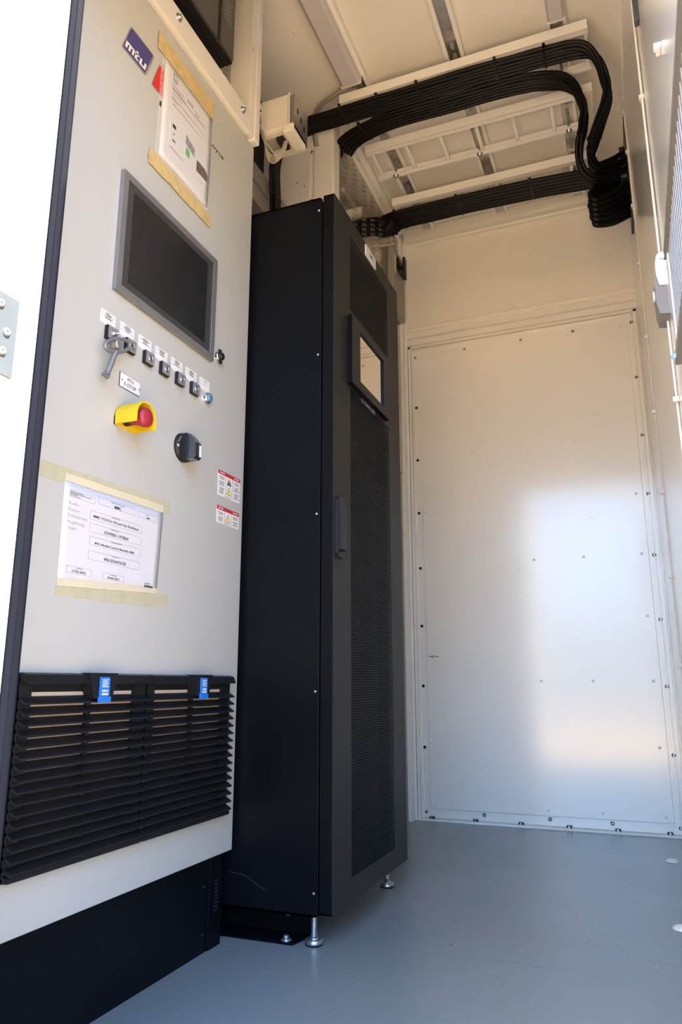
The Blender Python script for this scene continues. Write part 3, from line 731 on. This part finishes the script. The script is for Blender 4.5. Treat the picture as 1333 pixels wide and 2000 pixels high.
# perforated sheet: staggered hexagonal holes
def perf(y0, y1, z0, z1, p=.0080, hr=.0036):
    V = []; Fc = []; rz = p*.8660; rows = int((z1-z0)/rz); cols = int((y1-y0)/p)
    R0 = p/math.sqrt(3)
    co = [(math.cos(math.radians(30+60*k)), math.sin(math.radians(30+60*k))) for k in range(6)]
    for j in range(rows):
        for i in range(cols):
            cy = y0+(i+.5)*p+(.5*p if j % 2 else 0); cz = z0+(j+.5)*rz
            k = len(V)
            V += [(XF-.0016, cy+c*R0, cz+s*R0) for c, s in co]+[(XF-.0016, cy+c*hr, cz+s*hr) for c, s in co]+[(XF-.0032, cy+c*hr, cz+s*hr) for c, s in co]
            for n in range(6):
                m_ = (n+1) % 6
                Fc.append((k+n, k+m_, k+6+m_, k+6+n)); Fc.append((k+6+n, k+6+m_, k+12+m_, k+12+n))
    me = bpy.data.meshes.new('perforated_sheet'); me.from_pydata(V, [], Fc); me.materials.append(M['mesh'])
    o = bpy.data.objects.new('perforated_sheet', me); C.objects.link(o); o.parent = dr
    o.matrix_parent_inverse = Matrix.Translation(parent_loc(rk)).inverted() if False else Matrix()
    return o
perf(py0-.004, py1+.004, pu0-.003, pu1+.005); perf(py0-.004, py1+.004, pl0-.004, pl1+.006)
# display
ds = MB(); g0, g1, h0, h1 = 1.878, 2.098, 1.456, 1.616
for a, b, c_, d_ in ((1.812, g0, 1.428, 1.640), (g1, 2.150, 1.428, 1.640), (g0, g1, 1.428, h0), (g0, g1, h1, 1.640)): ds.box(XF+.002, XF+.0150, a, b, c_, d_)
dso = ds.build('display_frame', 'black', rk)  # frame sides coloured blacker than the front to look shaded
df = MB()
for a, b, c_, d_ in ((1.8125, g0, 1.4285, 1.6395), (g1, 2.1495, 1.4285, 1.6395), (g0, g1, 1.4285, h0), (g0, g1, h1, 1.6395)): df.box(XF+.0150, XF+.0158, a, b, c_, d_)
df.build('display_front', 'blackdoor', dso)
MB().box(XF+.002, XF+.0100, g0, g1, h0, h1).build('display_glass', 'mirror', dso)
text('KOHLER', 'maker_lettering', 'inkg', rk, 1.990, 1.419, XF+.0004, .012, .125)
# handle
hd = MB().prism([(1.724, .925), (1.733, .915), (1.762, .915), (1.771, .926), (1.771, 1.070), (1.762, 1.078), (1.733, 1.078), (1.724, 1.066)], 'x', XF, XF+.008).prism([(1.729, .935), (1.757, .932), (1.757, 1.045), (1.729, 1.070)], 'x', XF+.008, XF+.019).build('handle', 'dark', rk)
MB().lathe((XF+.008, 1.764, .955), (1, 0, 0), [(0, .0055), (.003, .0052), (.004, .003)], 16).build('lock', 'chrome', hd)
sg = MB().box(XF, XF+.004, 1.969, 2.066, 1.928, 1.966, .0008).build('name_sign', 'label', rk)
text('UPS', 'lettering', 'ink', sg, 2.020, 1.947, XF+.0042, .013, .030)
# feet
def foot(x, y):
    fo = MB().cyl((x, y, .014), (x, y, .085), .0062, 14).build('levelling_foot', 'zinc', rk)
    MB().lathe((x, y, 0), (0, 0, 1), [(0, .0185), (.002, .0205), (.012, .0205), (.0135, .018)], 28).lathe((x, y, .0135), (0, 0, 1), [(0, .012), (.002, .012), (.003, .0085), (.010, .0085), (.011, .005)], 6).build('foot_pad', 'zinc', fo)
    MB().lathe((x, y, .0005), (0, 0, 1), [(0, .020), (.003, .0212)], 28).build('rubber_pad', 'rubber', fo)
    th_ = MB()
    for k in range(14): th_.lathe((x, y, .026+k*.004), (0, 0, 1), [(0, .0062), (.001, .0070), (.002, .0062)], 12)
    th_.build('thread', 'zinc', fo)
foot(-.762, 1.747); foot(-.758, 2.285); foot(-1.60, 1.76); foot(-1.60, 2.27)
# floor angle bolted beside the rack
br = thing('floor_angle', 'black steel floor angle bolted down under the rack side', 'bracket', (-1.0, 1.76, 0))
MB().prism([(-1.40, 1.715), (-.806, 1.722), (-.790, 1.80), (-1.40, 1.80)], 'z', 0, .004).box(-1.40, -.792, 1.797, 1.801, .0, .066).build('angle_profile', 'black', br)
MB().lathe((-.832, 1.742, .004), (0, 0, 1), [(0, .013), (.002, .013), (.003, .007), (.010, .007), (.011, .004)], 16).build('floor_bolt', 'zinc', br)
MB().lathe((-.852, 1.797, .046), (0, -1, 0), [(0, .007), (.004, .007), (.005, .003)], 12).build('side_bolt', 'zinc', br)
sm = MB()
sm.tube(spline([(-.975, Y0-.0034, .148), (-.93, Y0-.0034, .143), (-.885, Y0-.0034, .120), (-.872, Y0-.0034, .121)]), .0006, 4)
sm.build('paint_scratch', 'scratch', rk)

# ================================================================== CEILING: STRUTS, LADDERS, LAMPS
for i, x in enumerate((-.837, -.455, -.081)):
    s_ = thing('ceiling_strut', ('slotted ceiling channel above the left lamp', 'slotted ceiling channel in the middle between the two lamps', 'slotted ceiling channel above the right lamp')[i], 'channel', (x, 2.1, ZC), 'slotted channels along the ceiling')
    MB().box(x-.036, x-.022, .9, YB-.05, 2.918, ZC).box(x+.022, x+.036, .9, YB-.05, 2.918, ZC).build('side_rail', 'rail', s_)
    g = MB().box(x-.022, x+.022, .9, YB-.05, 2.930, 2.934).build('channel_back', 'galv', s_)
    h_ = MB(); y = .95
    while y < YB-.1:
        h_.prism([(x-.008, y), (x-.004, y-.010), (x+.004, y-.010), (x+.008, y), (x+.008, y+.016), (x+.004, y+.026), (x-.004, y+.026), (x-.008, y+.016)], 'z', 2.9292, 2.9300); y += .055
    h_.build('slot_row', 'cavity', s_)
def ladder(y0, y1, label, x0=-.920, x1=.022):
    t = thing('cable_ladder', label, 'cable tray', ((x0+x1)/2, (y0+y1)/2, 2.845), 'white cable ladders under the ceiling')
    for y, s in ((y0, 1), (y1, -1)):
        MB().box(x0, x1, y-.0015, y+.0015, 2.845, 2.885).box(x0, x1, y, y+s*.022, 2.845, 2.848).build('side_rail', 'rail', t)
    for k in range(7):
        x = x0+.022+k*.152
        if x < x1: MB().box(x-.0075, x+.0075, y0+.004, y1-.004, 2.856, 2.870, .004).build('rung', 'rail', t)
    for x in (-.837, -.455, -.081):
        MB().cyl((x, y1-.012*1, 2.870), (x, y1-.012, 2.93), .006, 8).build('hanger_rod', 'zinc', t)
        MB().lathe((x, y1-.012, 2.845), (0, 0, -1), [(0, .013), (.002, .013), (.0025, .009), (.010, .009), (.011, .005)], 12).build('hanger_bolt', 'zinc', t)
    return t
ladder(2.298, 2.492, 'white cable ladder nearest the entrance, carrying two black cable runs')
ladder(2.600, 2.798, 'empty white cable ladder in the middle of the ceiling')
ladder(2.990, 3.170, 'white cable ladder nearest the back wall, carrying one black cable run')

for x, y in ((-.62, 1.92), (-.99, 2.02), (-.25, 1.80)):
    MB().lathe((x, y, ZC), (0, 0, -1), [(0, .008), (.002, .007), (.003, .002)], 12).build('rivet', 'ceil', bpy.data.objects['ceiling'])
def lamp(x0, x1, lab):
    t = thing('strip_light', lab, 'light', ((x0+x1)/2, 1.6, 2.88), 'unlit strip lights along the ceiling')
    c, w = (x0+x1)/2, (x1-x0)/2
    MB().prism([(c-w, 2.905), (c-w*.95, 2.890), (c-w*.7, 2.880), (c+w*.7, 2.880), (c+w*.95, 2.890), (c+w, 2.905)], 'y', .98, 2.262).build('diffuser', 'lamp', t)
    MB().box(c-w, c+w, .97, 2.268, 2.905, 2.918).box(c-w, c+w, 2.262, 2.272, 2.882, 2.918, .004).build('housing', 'lampb', t)
    MB().lathe((c, 2.272, 2.90), (0, 1, 0), [(0, .010), (.018, .010), (.020, .006)], 14).build('cable_gland', 'galv', t)
lamp(-.900, -.815, 'unlit opal strip light at the left, with the grey conduit')
lamp(-.110, -.048, 'unlit opal strip light at the right, above the cable hook')
tag(MB().tube(spline([(-.857, 2.285, 2.90), (-.90, 2.285, 2.897), (-.95, 2.30, 2.892), (-1.003, 2.32, 2.892), (-1.045, 2.35, 2.888), (-1.07, 2.39, 2.86), (-1.075, 2.43, 2.80)], 8), .0095, 10).build('grey_conduit', 'gcable'),
    'bent grey conduit running from the left strip light down behind the cables', 'conduit')

# ================================================================== BLACK CABLES
def frame_at(P, i):
    t = (P[min(i+1, len(P)-1)]-P[max(i-1, 0)]).normalized()
    n1 = (Vector((0, 1, 0))-t*t.y); n1.normalize(); return t, n1, t.cross(n1)
def bundle(pts, blend, n, dia, label, group, cols=3, fan=0):
    """pts: centre line; blend: per control point 0 = flat row under the ladder, 1 = round cluster"""
    c = spline([p for p in pts], 10)
    bl = [b[0] for b in spline([(b, 0, 0) for b in blend], 10)]
    random.seed(n)
    for k in range(n):
        a0 = (k-(n-1)/2)*dia*1.0; b0 = random.uniform(-.0015, .0015)
        rws = math.ceil(n/cols)
        a1 = ((k % cols)-(cols-1)/2)*dia; b1 = ((k//cols)-(rws-1)/2)*dia
        ph = random.uniform(0, 6)
        out = []
        for i in range(len(c)):
            t, n1, n2 = frame_at(c, i); w = max(0, min(1, bl[i])); w = w*w*(3-2*w)
            a = a0*(1-w)+a1*w+.0008*math.sin(i*.35+ph); b = b0*(1-w)+b1*w+.0008*math.cos(i*.3+ph)
            q = max(0, (i/(len(c)-1)-.90)/.10)
            out.append(c[i]+n1*a+n2*b+Vector((0, 0, fan*(k-(n-1)/2)*q*q)))
        tag(MB().tube(out, dia/2*.98, 8).build('black_cable', 'cable'), label, 'cable', group)
    return c, bl
def tie(c, bl, x=None, idx=None, n=6, dia=.0154, cols=3, group='black cable ties on the cable runs', label='', knob=1):
    i = idx if idx is not None else min(range(len(c)), key=lambda k: abs(c[k].x-x)+(10 if k > len(c)*.75 and x is not None and x > -.2 else 0))
    t, n1, n2 = frame_at(c, i); w = max(0, min(1, bl[i])); w = w*w*(3-2*w)
    rws = math.ceil(n/cols)
    ha = (n/2*dia)*(1-w)+(cols/2*dia)*w+.003; hb = (dia/2)*(1-w)+(rws/2*dia)*w+.002
    prof = []
    for k in range(24):
        an = 2*math.pi*k/24; ca, sa = math.cos(an), math.sin(an)
        s = lambda v: math.copysign(abs(v)**.7, v)
        prof.append(c[i]+n1*ha*s(ca)+n2*hb*s(sa))
    mb = MB(); m_ = len(prof); vs = [p+t*d for d in (-.0035, .0035) for p in prof]; cen = c[i]
    vs2 = [cen+(p-cen)*1.03+t*d for d in (-.0035, .0035) for p in prof]
    fs = []
    for k in range(m_):
        j = (k+1) % m_
        fs += [(k, j, m_+j, m_+k), (2*m_+k, 3*m_+k, 3*m_+j, 2*m_+j), (k, 2*m_+k, 2*m_+j, j), (m_+k, m_+j, 3*m_+j, 3*m_+k)]
    mb.add(vs+vs2, fs)
    p = c[i]-n1*knob*(ha+.004)
    mb.box(p.x-.005, p.x+.005, p.y-.006, p.y+.006, p.z-.006, p.z+.006, .0015)
    tag(mb.build('cable_tie', 'dark'), label, 'cable tie', group)
D1 = .0154
p1 = [(-1.10, 2.10, 1.99), (-1.103, 2.12, 2.30), (-1.151, 2.20, 2.54), (-1.164, 2.27, 2.692), (-1.133, 2.33, 2.797), (-1.066, 2.338, 2.822), (-.98, 2.338, 2.824), (-.80, 2.338, 2.824), (-.60, 2.336, 2.824), (-.40, 2.336, 2.824), (-.25, 2.340, 2.824), (-.13, 2.342, 2.820), (-.014, 2.345, 2.813), (.040, 2.37, 2.780), (.066, 2.43, 2.736), (.066, 2.51, 2.713), (.037, 2.6, 2.690), (.010, 2.68, 2.680), (-.002, 2.74, 2.660), (.015, 2.785, 2.638), (.060, 2.83, 2.672), (.126, 2.86, 2.720)]
bl1 = [1, 1, 1, .8, .3, 0, 0, 0, 0, 0, 0, 0, .2, .6, .9, 1, 1, 1, 1, 1, .9, .8]
c1, w1 = bundle(p1, bl1, 6, D1, 'black cable in the run along the nearest ladder, hooking down at its far right end', 'black cables of the outer run on the nearest ladder', fan=.010)
p2 = [(-1.001, 2.545, 2.842), (-.985, 2.525, 2.836), (-.95, 2.492, 2.828), (-.896, 2.462, 2.822), (-.777, 2.436, 2.822), (-.674, 2.432, 2.822), (-.5, 2.434, 2.822), (-.36, 2.434, 2.822), (-.231, 2.436, 2.82), (-.155, 2.45, 2.818), (-.083, 2.48, 2.818), (-.034, 2.54, 2.80), (-.016, 2.60, 2.772), (-.025, 2.66, 2.742), (-.043, 2.71, 2.705), (-.049, 2.75, 2.658), (-.034, 2.78, 2.620), (.002, 2.81, 2.602), (.075, 2.85, 2.640), (.126, 2.88, 2.685)]
bl2 = [0, 0, 0, 0, 0, 0, 0, 0, 0, 0, .2, .6, .9, 1, 1, 1, 1, 1, 1, .9]
c2, w2 = bundle(p2, bl2, 6, D1, 'black cable in the inner run on the nearest ladder, rising from behind the white post', 'black cables of the inner run on the nearest ladder', fan=.006)
N3 = 6
p3 = [(-1.001, 3.150, 2.800), (-.985, 3.125, 2.812), (-.965, 3.105, 2.822), (-.97, 3.095, 2.828), (-.882, 3.075, 2.824), (-.727, 3.072, 2.822), (-.481, 3.07, 2.820), (-.223, 3.07, 2.812), (-.024, 3.07, 2.800)]
c3 = spline(p3, 10)
random.seed(5)
for k in range(N3):
    a = (k-(N3-1)/2)*.0232; out = []
    for i in range(len(c3)):
        t, n1, n2 = frame_at(c3, i); out.append(c3[i]+n1*a+n2*.0008*math.sin(i*.4+k))
    j = k*.86; dk = 0
    y_ = a
    oy, oz = -.0073*dk, .0108*dk
    tail = [(.070, 3.06+a*.6, 2.770-.004*j), (.104, 3.02+a*.3, 2.700-.018*j+oz), (.062, 2.90+oy, 2.640-.030*j+oz), (.002, 2.815+oy, 2.566-.030*j+oz), (-.020+.008*(k == 5)-.004*(k == 2), 2.772+oy, 2.516-.029*j+oz), (-.004, 2.757+oy, 2.474-.026*j+oz), (.056, 2.80+oy, 2.512-.030*j+oz), (.126, 2.862+oy, 2.590-.034*j+oz)]
    tl = spline([out[-1]]+[Vector(q) for q in tail], 8)[1:]
    tag(MB().tube([out[q] for q in range(0, len(out), 2)]+tl, .0112, 10).build('black_cable', 'cable'), 'black cable in the run along the rear ladder, looping back into the wall entry plate', 'cable', 'black cables of the rear run')
w3 = [0]*len(c3)
T1 = 'black cable tie around the outer run on the nearest ladder'
for x, w in zip((-.92, -.76, -.60, -.30, -.13, -.015), ('first', 'second', 'third', 'fourth', 'fifth', 'last')): tie(c1[50:130], w1[50:130], x=x, label=T1+', %s from the left' % w if w != 'last' else T1+', last before the hook', group='ties on the outer cable run')
for x, w in zip((-.87, -.56, -.17), ('leftmost', 'middle', 'rightmost')): tie(c2[:110], w2[:110], x=x, label='black cable tie around the inner run on the nearest ladder, %s of three' % w, group='ties on the inner cable run')
for x, w in zip((-.90, -.60, -.28), ('leftmost', 'middle', 'rightmost')): tie(c3, w3, x=x, n=N3, dia=.0232, label='black cable tie around the rear cable run, %s of three' % w, group='ties on the rear cable run')
tie(c1, w1, idx=167, label='black cable tie on the hanging part of the outer run, upper one'); tie(c1, w1, idx=173, label='black cable tie on the hanging part of the outer run, lower one'); tie(c2, w2, idx=133, label='black cable tie on the hanging part of the inner run')
tie(c1, w1, idx=12, label='black cable tie on the vertical cables just above the rack', knob=-1)

# wall entry plate for the cables
pl_ = thing('cable_entry_plate', 'white edged cable entry plate high on the right wall', 'plate', (.13, 2.87, 2.6))
MB().box(.126, .135, 2.722, 2.97, 2.42, 2.80).build('entry_plate', 'dark', pl_)
MB().box(.128, .135, 2.706, 2.722, 2.33, 2.90, .002).build('white_edge', 'wcable', pl_)
for j in range(8):
    z = 2.750-j*.040
    MB().cyl((.105, 2.87, z), (.127, 2.87, z), .017, 14).build('gland', 'dark', pl_)

# ================================================================== RIGHT WALL ITEMS
w1_ = tag(MB().tube([(.130, 1.742, ZC-.02), (.130, 1.742, 2.40), (.130, 1.741, 1.90), (.130, 1.733, 1.60)], .0032, 8).build('white_cable', 'wcable'), 'thin white cable running up from the thermostat to the ceiling', 'cable')
tag(MB().tube([(.131, 1.722, 1.43), (.131, 1.716, 1.30), (.131, 1.700, 1.0), (.131, 1.700, .02)], .0028, 8).build('white_cable', 'wcable'), 'thin white cable running down the right wall below the thermostat', 'cable')
tag(MB().tube([(.132, 2.700, 2.33), (.132, 2.700, 1.6), (.132, 2.705, .9), (.132, 2.705, .02)], .0022, 8).build('white_cable', 'wcable'), 'thin white cable running down the right wall below the entry plate', 'cable')
def clip(y, z, lab, grp):
    tag(MB().box(.122, .135, y-.006, y+.006, z-.006, z+.006, .002).box(.126, .135, y+.006, y+.018, z-.005, z+.005, .002).build('cable_clip', 'clip'), lab, 'cable clip', grp)
for z, w in ((2.384, 'upper'), (2.045, 'lower')): clip(1.742, z, 'white cable clip on the thin cable above the thermostat, %s of two' % w, 'clips above the thermostat')
clip(1.703, 1.215, 'white cable clip on the thin cable below the thermostat', 'clip below the thermostat')
clip(1.262, 1.745, 'lone white cable clip on the bare wall above the heater', 'lone clip')
for z, w in zip((2.129, 1.830, 1.540, 1.245, .950, .655), ('topmost', 'second from the top', 'third from the top', 'third from the floor', 'second from the floor', 'nearest the floor')): clip(2.703, z, 'white cable clip below the entry plate, ' + w, 'clips below the entry plate')
for z, w in ((2.80, 'top'), (2.62, 'middle'), (2.38, 'bottom')): clip(2.708, z, 'white fixing clip on the edge of the cable entry plate, %s one' % w, 'clips on the entry plate')
tag(MB().box(.124, .135, 1.632, 1.655, 2.175, 2.93, .003).build('hanging_strap', 'hinge'), 'dark grey strip hanging from the ceiling beside the white cable', 'strip')
# thermostat
tm = thing('thermostat', 'white thermostat box with a round knob beside the heater', 'thermostat', (.12, 1.72, 1.5))
MB().prism([(.135, 1.568), (.124, 1.567), (.117, 1.560), (.1135, 1.54), (.1135, 1.51), (.118, 1.485), (.135, 1.483)], 'y', 1.675, 1.762).build('cover', 'thermo', tm)
MB().prism([(.135, 1.4825), (.1175, 1.4845), (.113, 1.509), (.1105, 1.515), (.1085, 1.500), (.109, 1.44), (.114, 1.417), (.135, 1.414)], 'y', 1.680, 1.757).build('lower_cover', 'tgrey', tm)
MB().lathe((.110, 1.72, 1.480), (-1, 0, 0), [(0, .014), (.004, .014), (.006, .011), (.0065, .004)], 24).build('knob', 'thermo', tm)
# convector heater
ht = thing('wall_heater', 'finned wall heater with a metal frame on the right wall', 'heater', (.11, 1.1, 1.3))
MB().box(.114, .135, .72, 1.436, 1.409, 1.424, .002).build('top_housing', 'heat', ht)
MB().box(.114, .135, .72, 1.436, 1.186, 1.207, .003).build('bottom_rail', 'heat', ht)
MB().box(.118, .135, 1.408, 1.432, 1.207, 1.409, .001).build('end_cap', 'thermo', ht)
MB().box(.131, .134, .72, 1.410, 1.205, 1.411).build('back_plate', 'fin', ht)
y = .735
fm = MB()
fe = MB()
while y < 1.405:
    fm.box(.1205, .132, y-.004, y+.004, 1.205, 1.4115); fe.box(.1200, .1205, y-.004, y+.0045, 1.205, 1.4115); y += .026
fm.build('fin_row', 'fin', ht); fe.build('fin_shade_row', 'heat', ht)  # dark strips on the fin tips paint the shade between fins
for y, z in ((1.432, 1.205), (1.434, 1.418)): MB().lathe((.112, y, z), (0, 1, 0), [(0, .005), (.004, .005), (.006, .003)], 12).build('screw', 'chrome', ht)

# ================================================================== SENSOR / JUNCTION BOX at the left
jb = thing('junction_box', 'cream junction box with a metal side plate hanging beside the white post', 'junction box', (-.95, 1.86, 2.4))
MB().box(-1.005, -.905, 1.812, 1.915, 2.350, 2.468, .002).build('housing', 'box', jb)
MB().box(-.902, -.897, 1.808, 1.918, 2.352, 2.470).build('side_cover', 'box', jb)
MB().box(-.896, -.905, 1.812, 1.916, 2.356, 2.462).build('cover_gap', 'void', jb)
sp_ = MB().box(-.895, -.882, 1.812, 1.916, 2.335, 2.462, .0008).build('metal_plate', 'galv', jb)
for y, z in ((1.838, 2.415), (1.862, 2.400), (1.888, 2.385)): MB().box(-.882, -.8812, y-.004, y+.004, z-.010, z+.010).build('slot', 'void', sp_)
MB().box(-.920, -.882, 1.806, 1.905, 2.322, 2.351, .004).build('terminal_housing', 'box', jb)
MB().box(-1.0, -.885, 1.815, 1.925, 2.335, 2.350).build('bottom_cover', 'box', jb)
MB().box(-.955, -.930, 1.83, 1.885, 2.322, 2.336).build('terminal_block', 'void', jb)
MB().box(-.992, -.958, 1.83, 1.885, 2.3335, 2.335).build('rating_label', 'cavity', jb)
MB().box(-1.04, -1.00, 1.69, 1.86, 2.42, 2.45).build('mounting_arm', 'box', jb)
for k in range(5):
    pts = [(-1.00-.0006*k, 1.795, 2.62), (-1.002-.0008*k, 1.796, 2.46), (-1.000, 1.798, 2.375), (-.990+.002*k, 1.800, 2.325), (-.972, 1.805, 2.270-.006*k), (-.952, 1.812, 2.250-.007*k), (-.936+.003*k, 1.825, 2.268-.003*k), (-.932+.003*k, 1.845, 2.325)]
    tag(MB().tube(spline(pts, 8), .0017, 6).build('grey_wire', 'gwire'), 'light grey wire looping from the post to the junction box', 'wire', 'grey wires below the junction box')
for z, w in ((2.46, 'topmost'), (2.425, 'second from the top'), (2.38, 'third from the top'), (2.345, 'lowest')): tag(MB().lathe((-1.0025, 1.797, z-.003), (0, 0, 1), [(0, .007), (.006, .007)], 12).build('wire_tie', 'dark'), 'small black tie around the grey wires beside the junction box, ' + w, 'cable tie', 'ties on the grey wires')
# grey channels seen in the gap left of the partition
ch = thing('wiring_duct', 'dark grey wiring duct in the gap behind the control cabinet', 'duct', (-1.2, 2.2, 2.2))
MB().box(-1.30, -1.16, 1.72, 2.44, 2.40, 2.47, .003).box(-1.26, -1.17, 1.72, 2.44, 2.33, 2.40, .003).build('channel', 'cavity', ch)
MB().box(-1.45, -1.33, 2.30, 2.44, 2.0, 2.95).build('upright', 'void', ch)

bpy.context.view_layer.update()
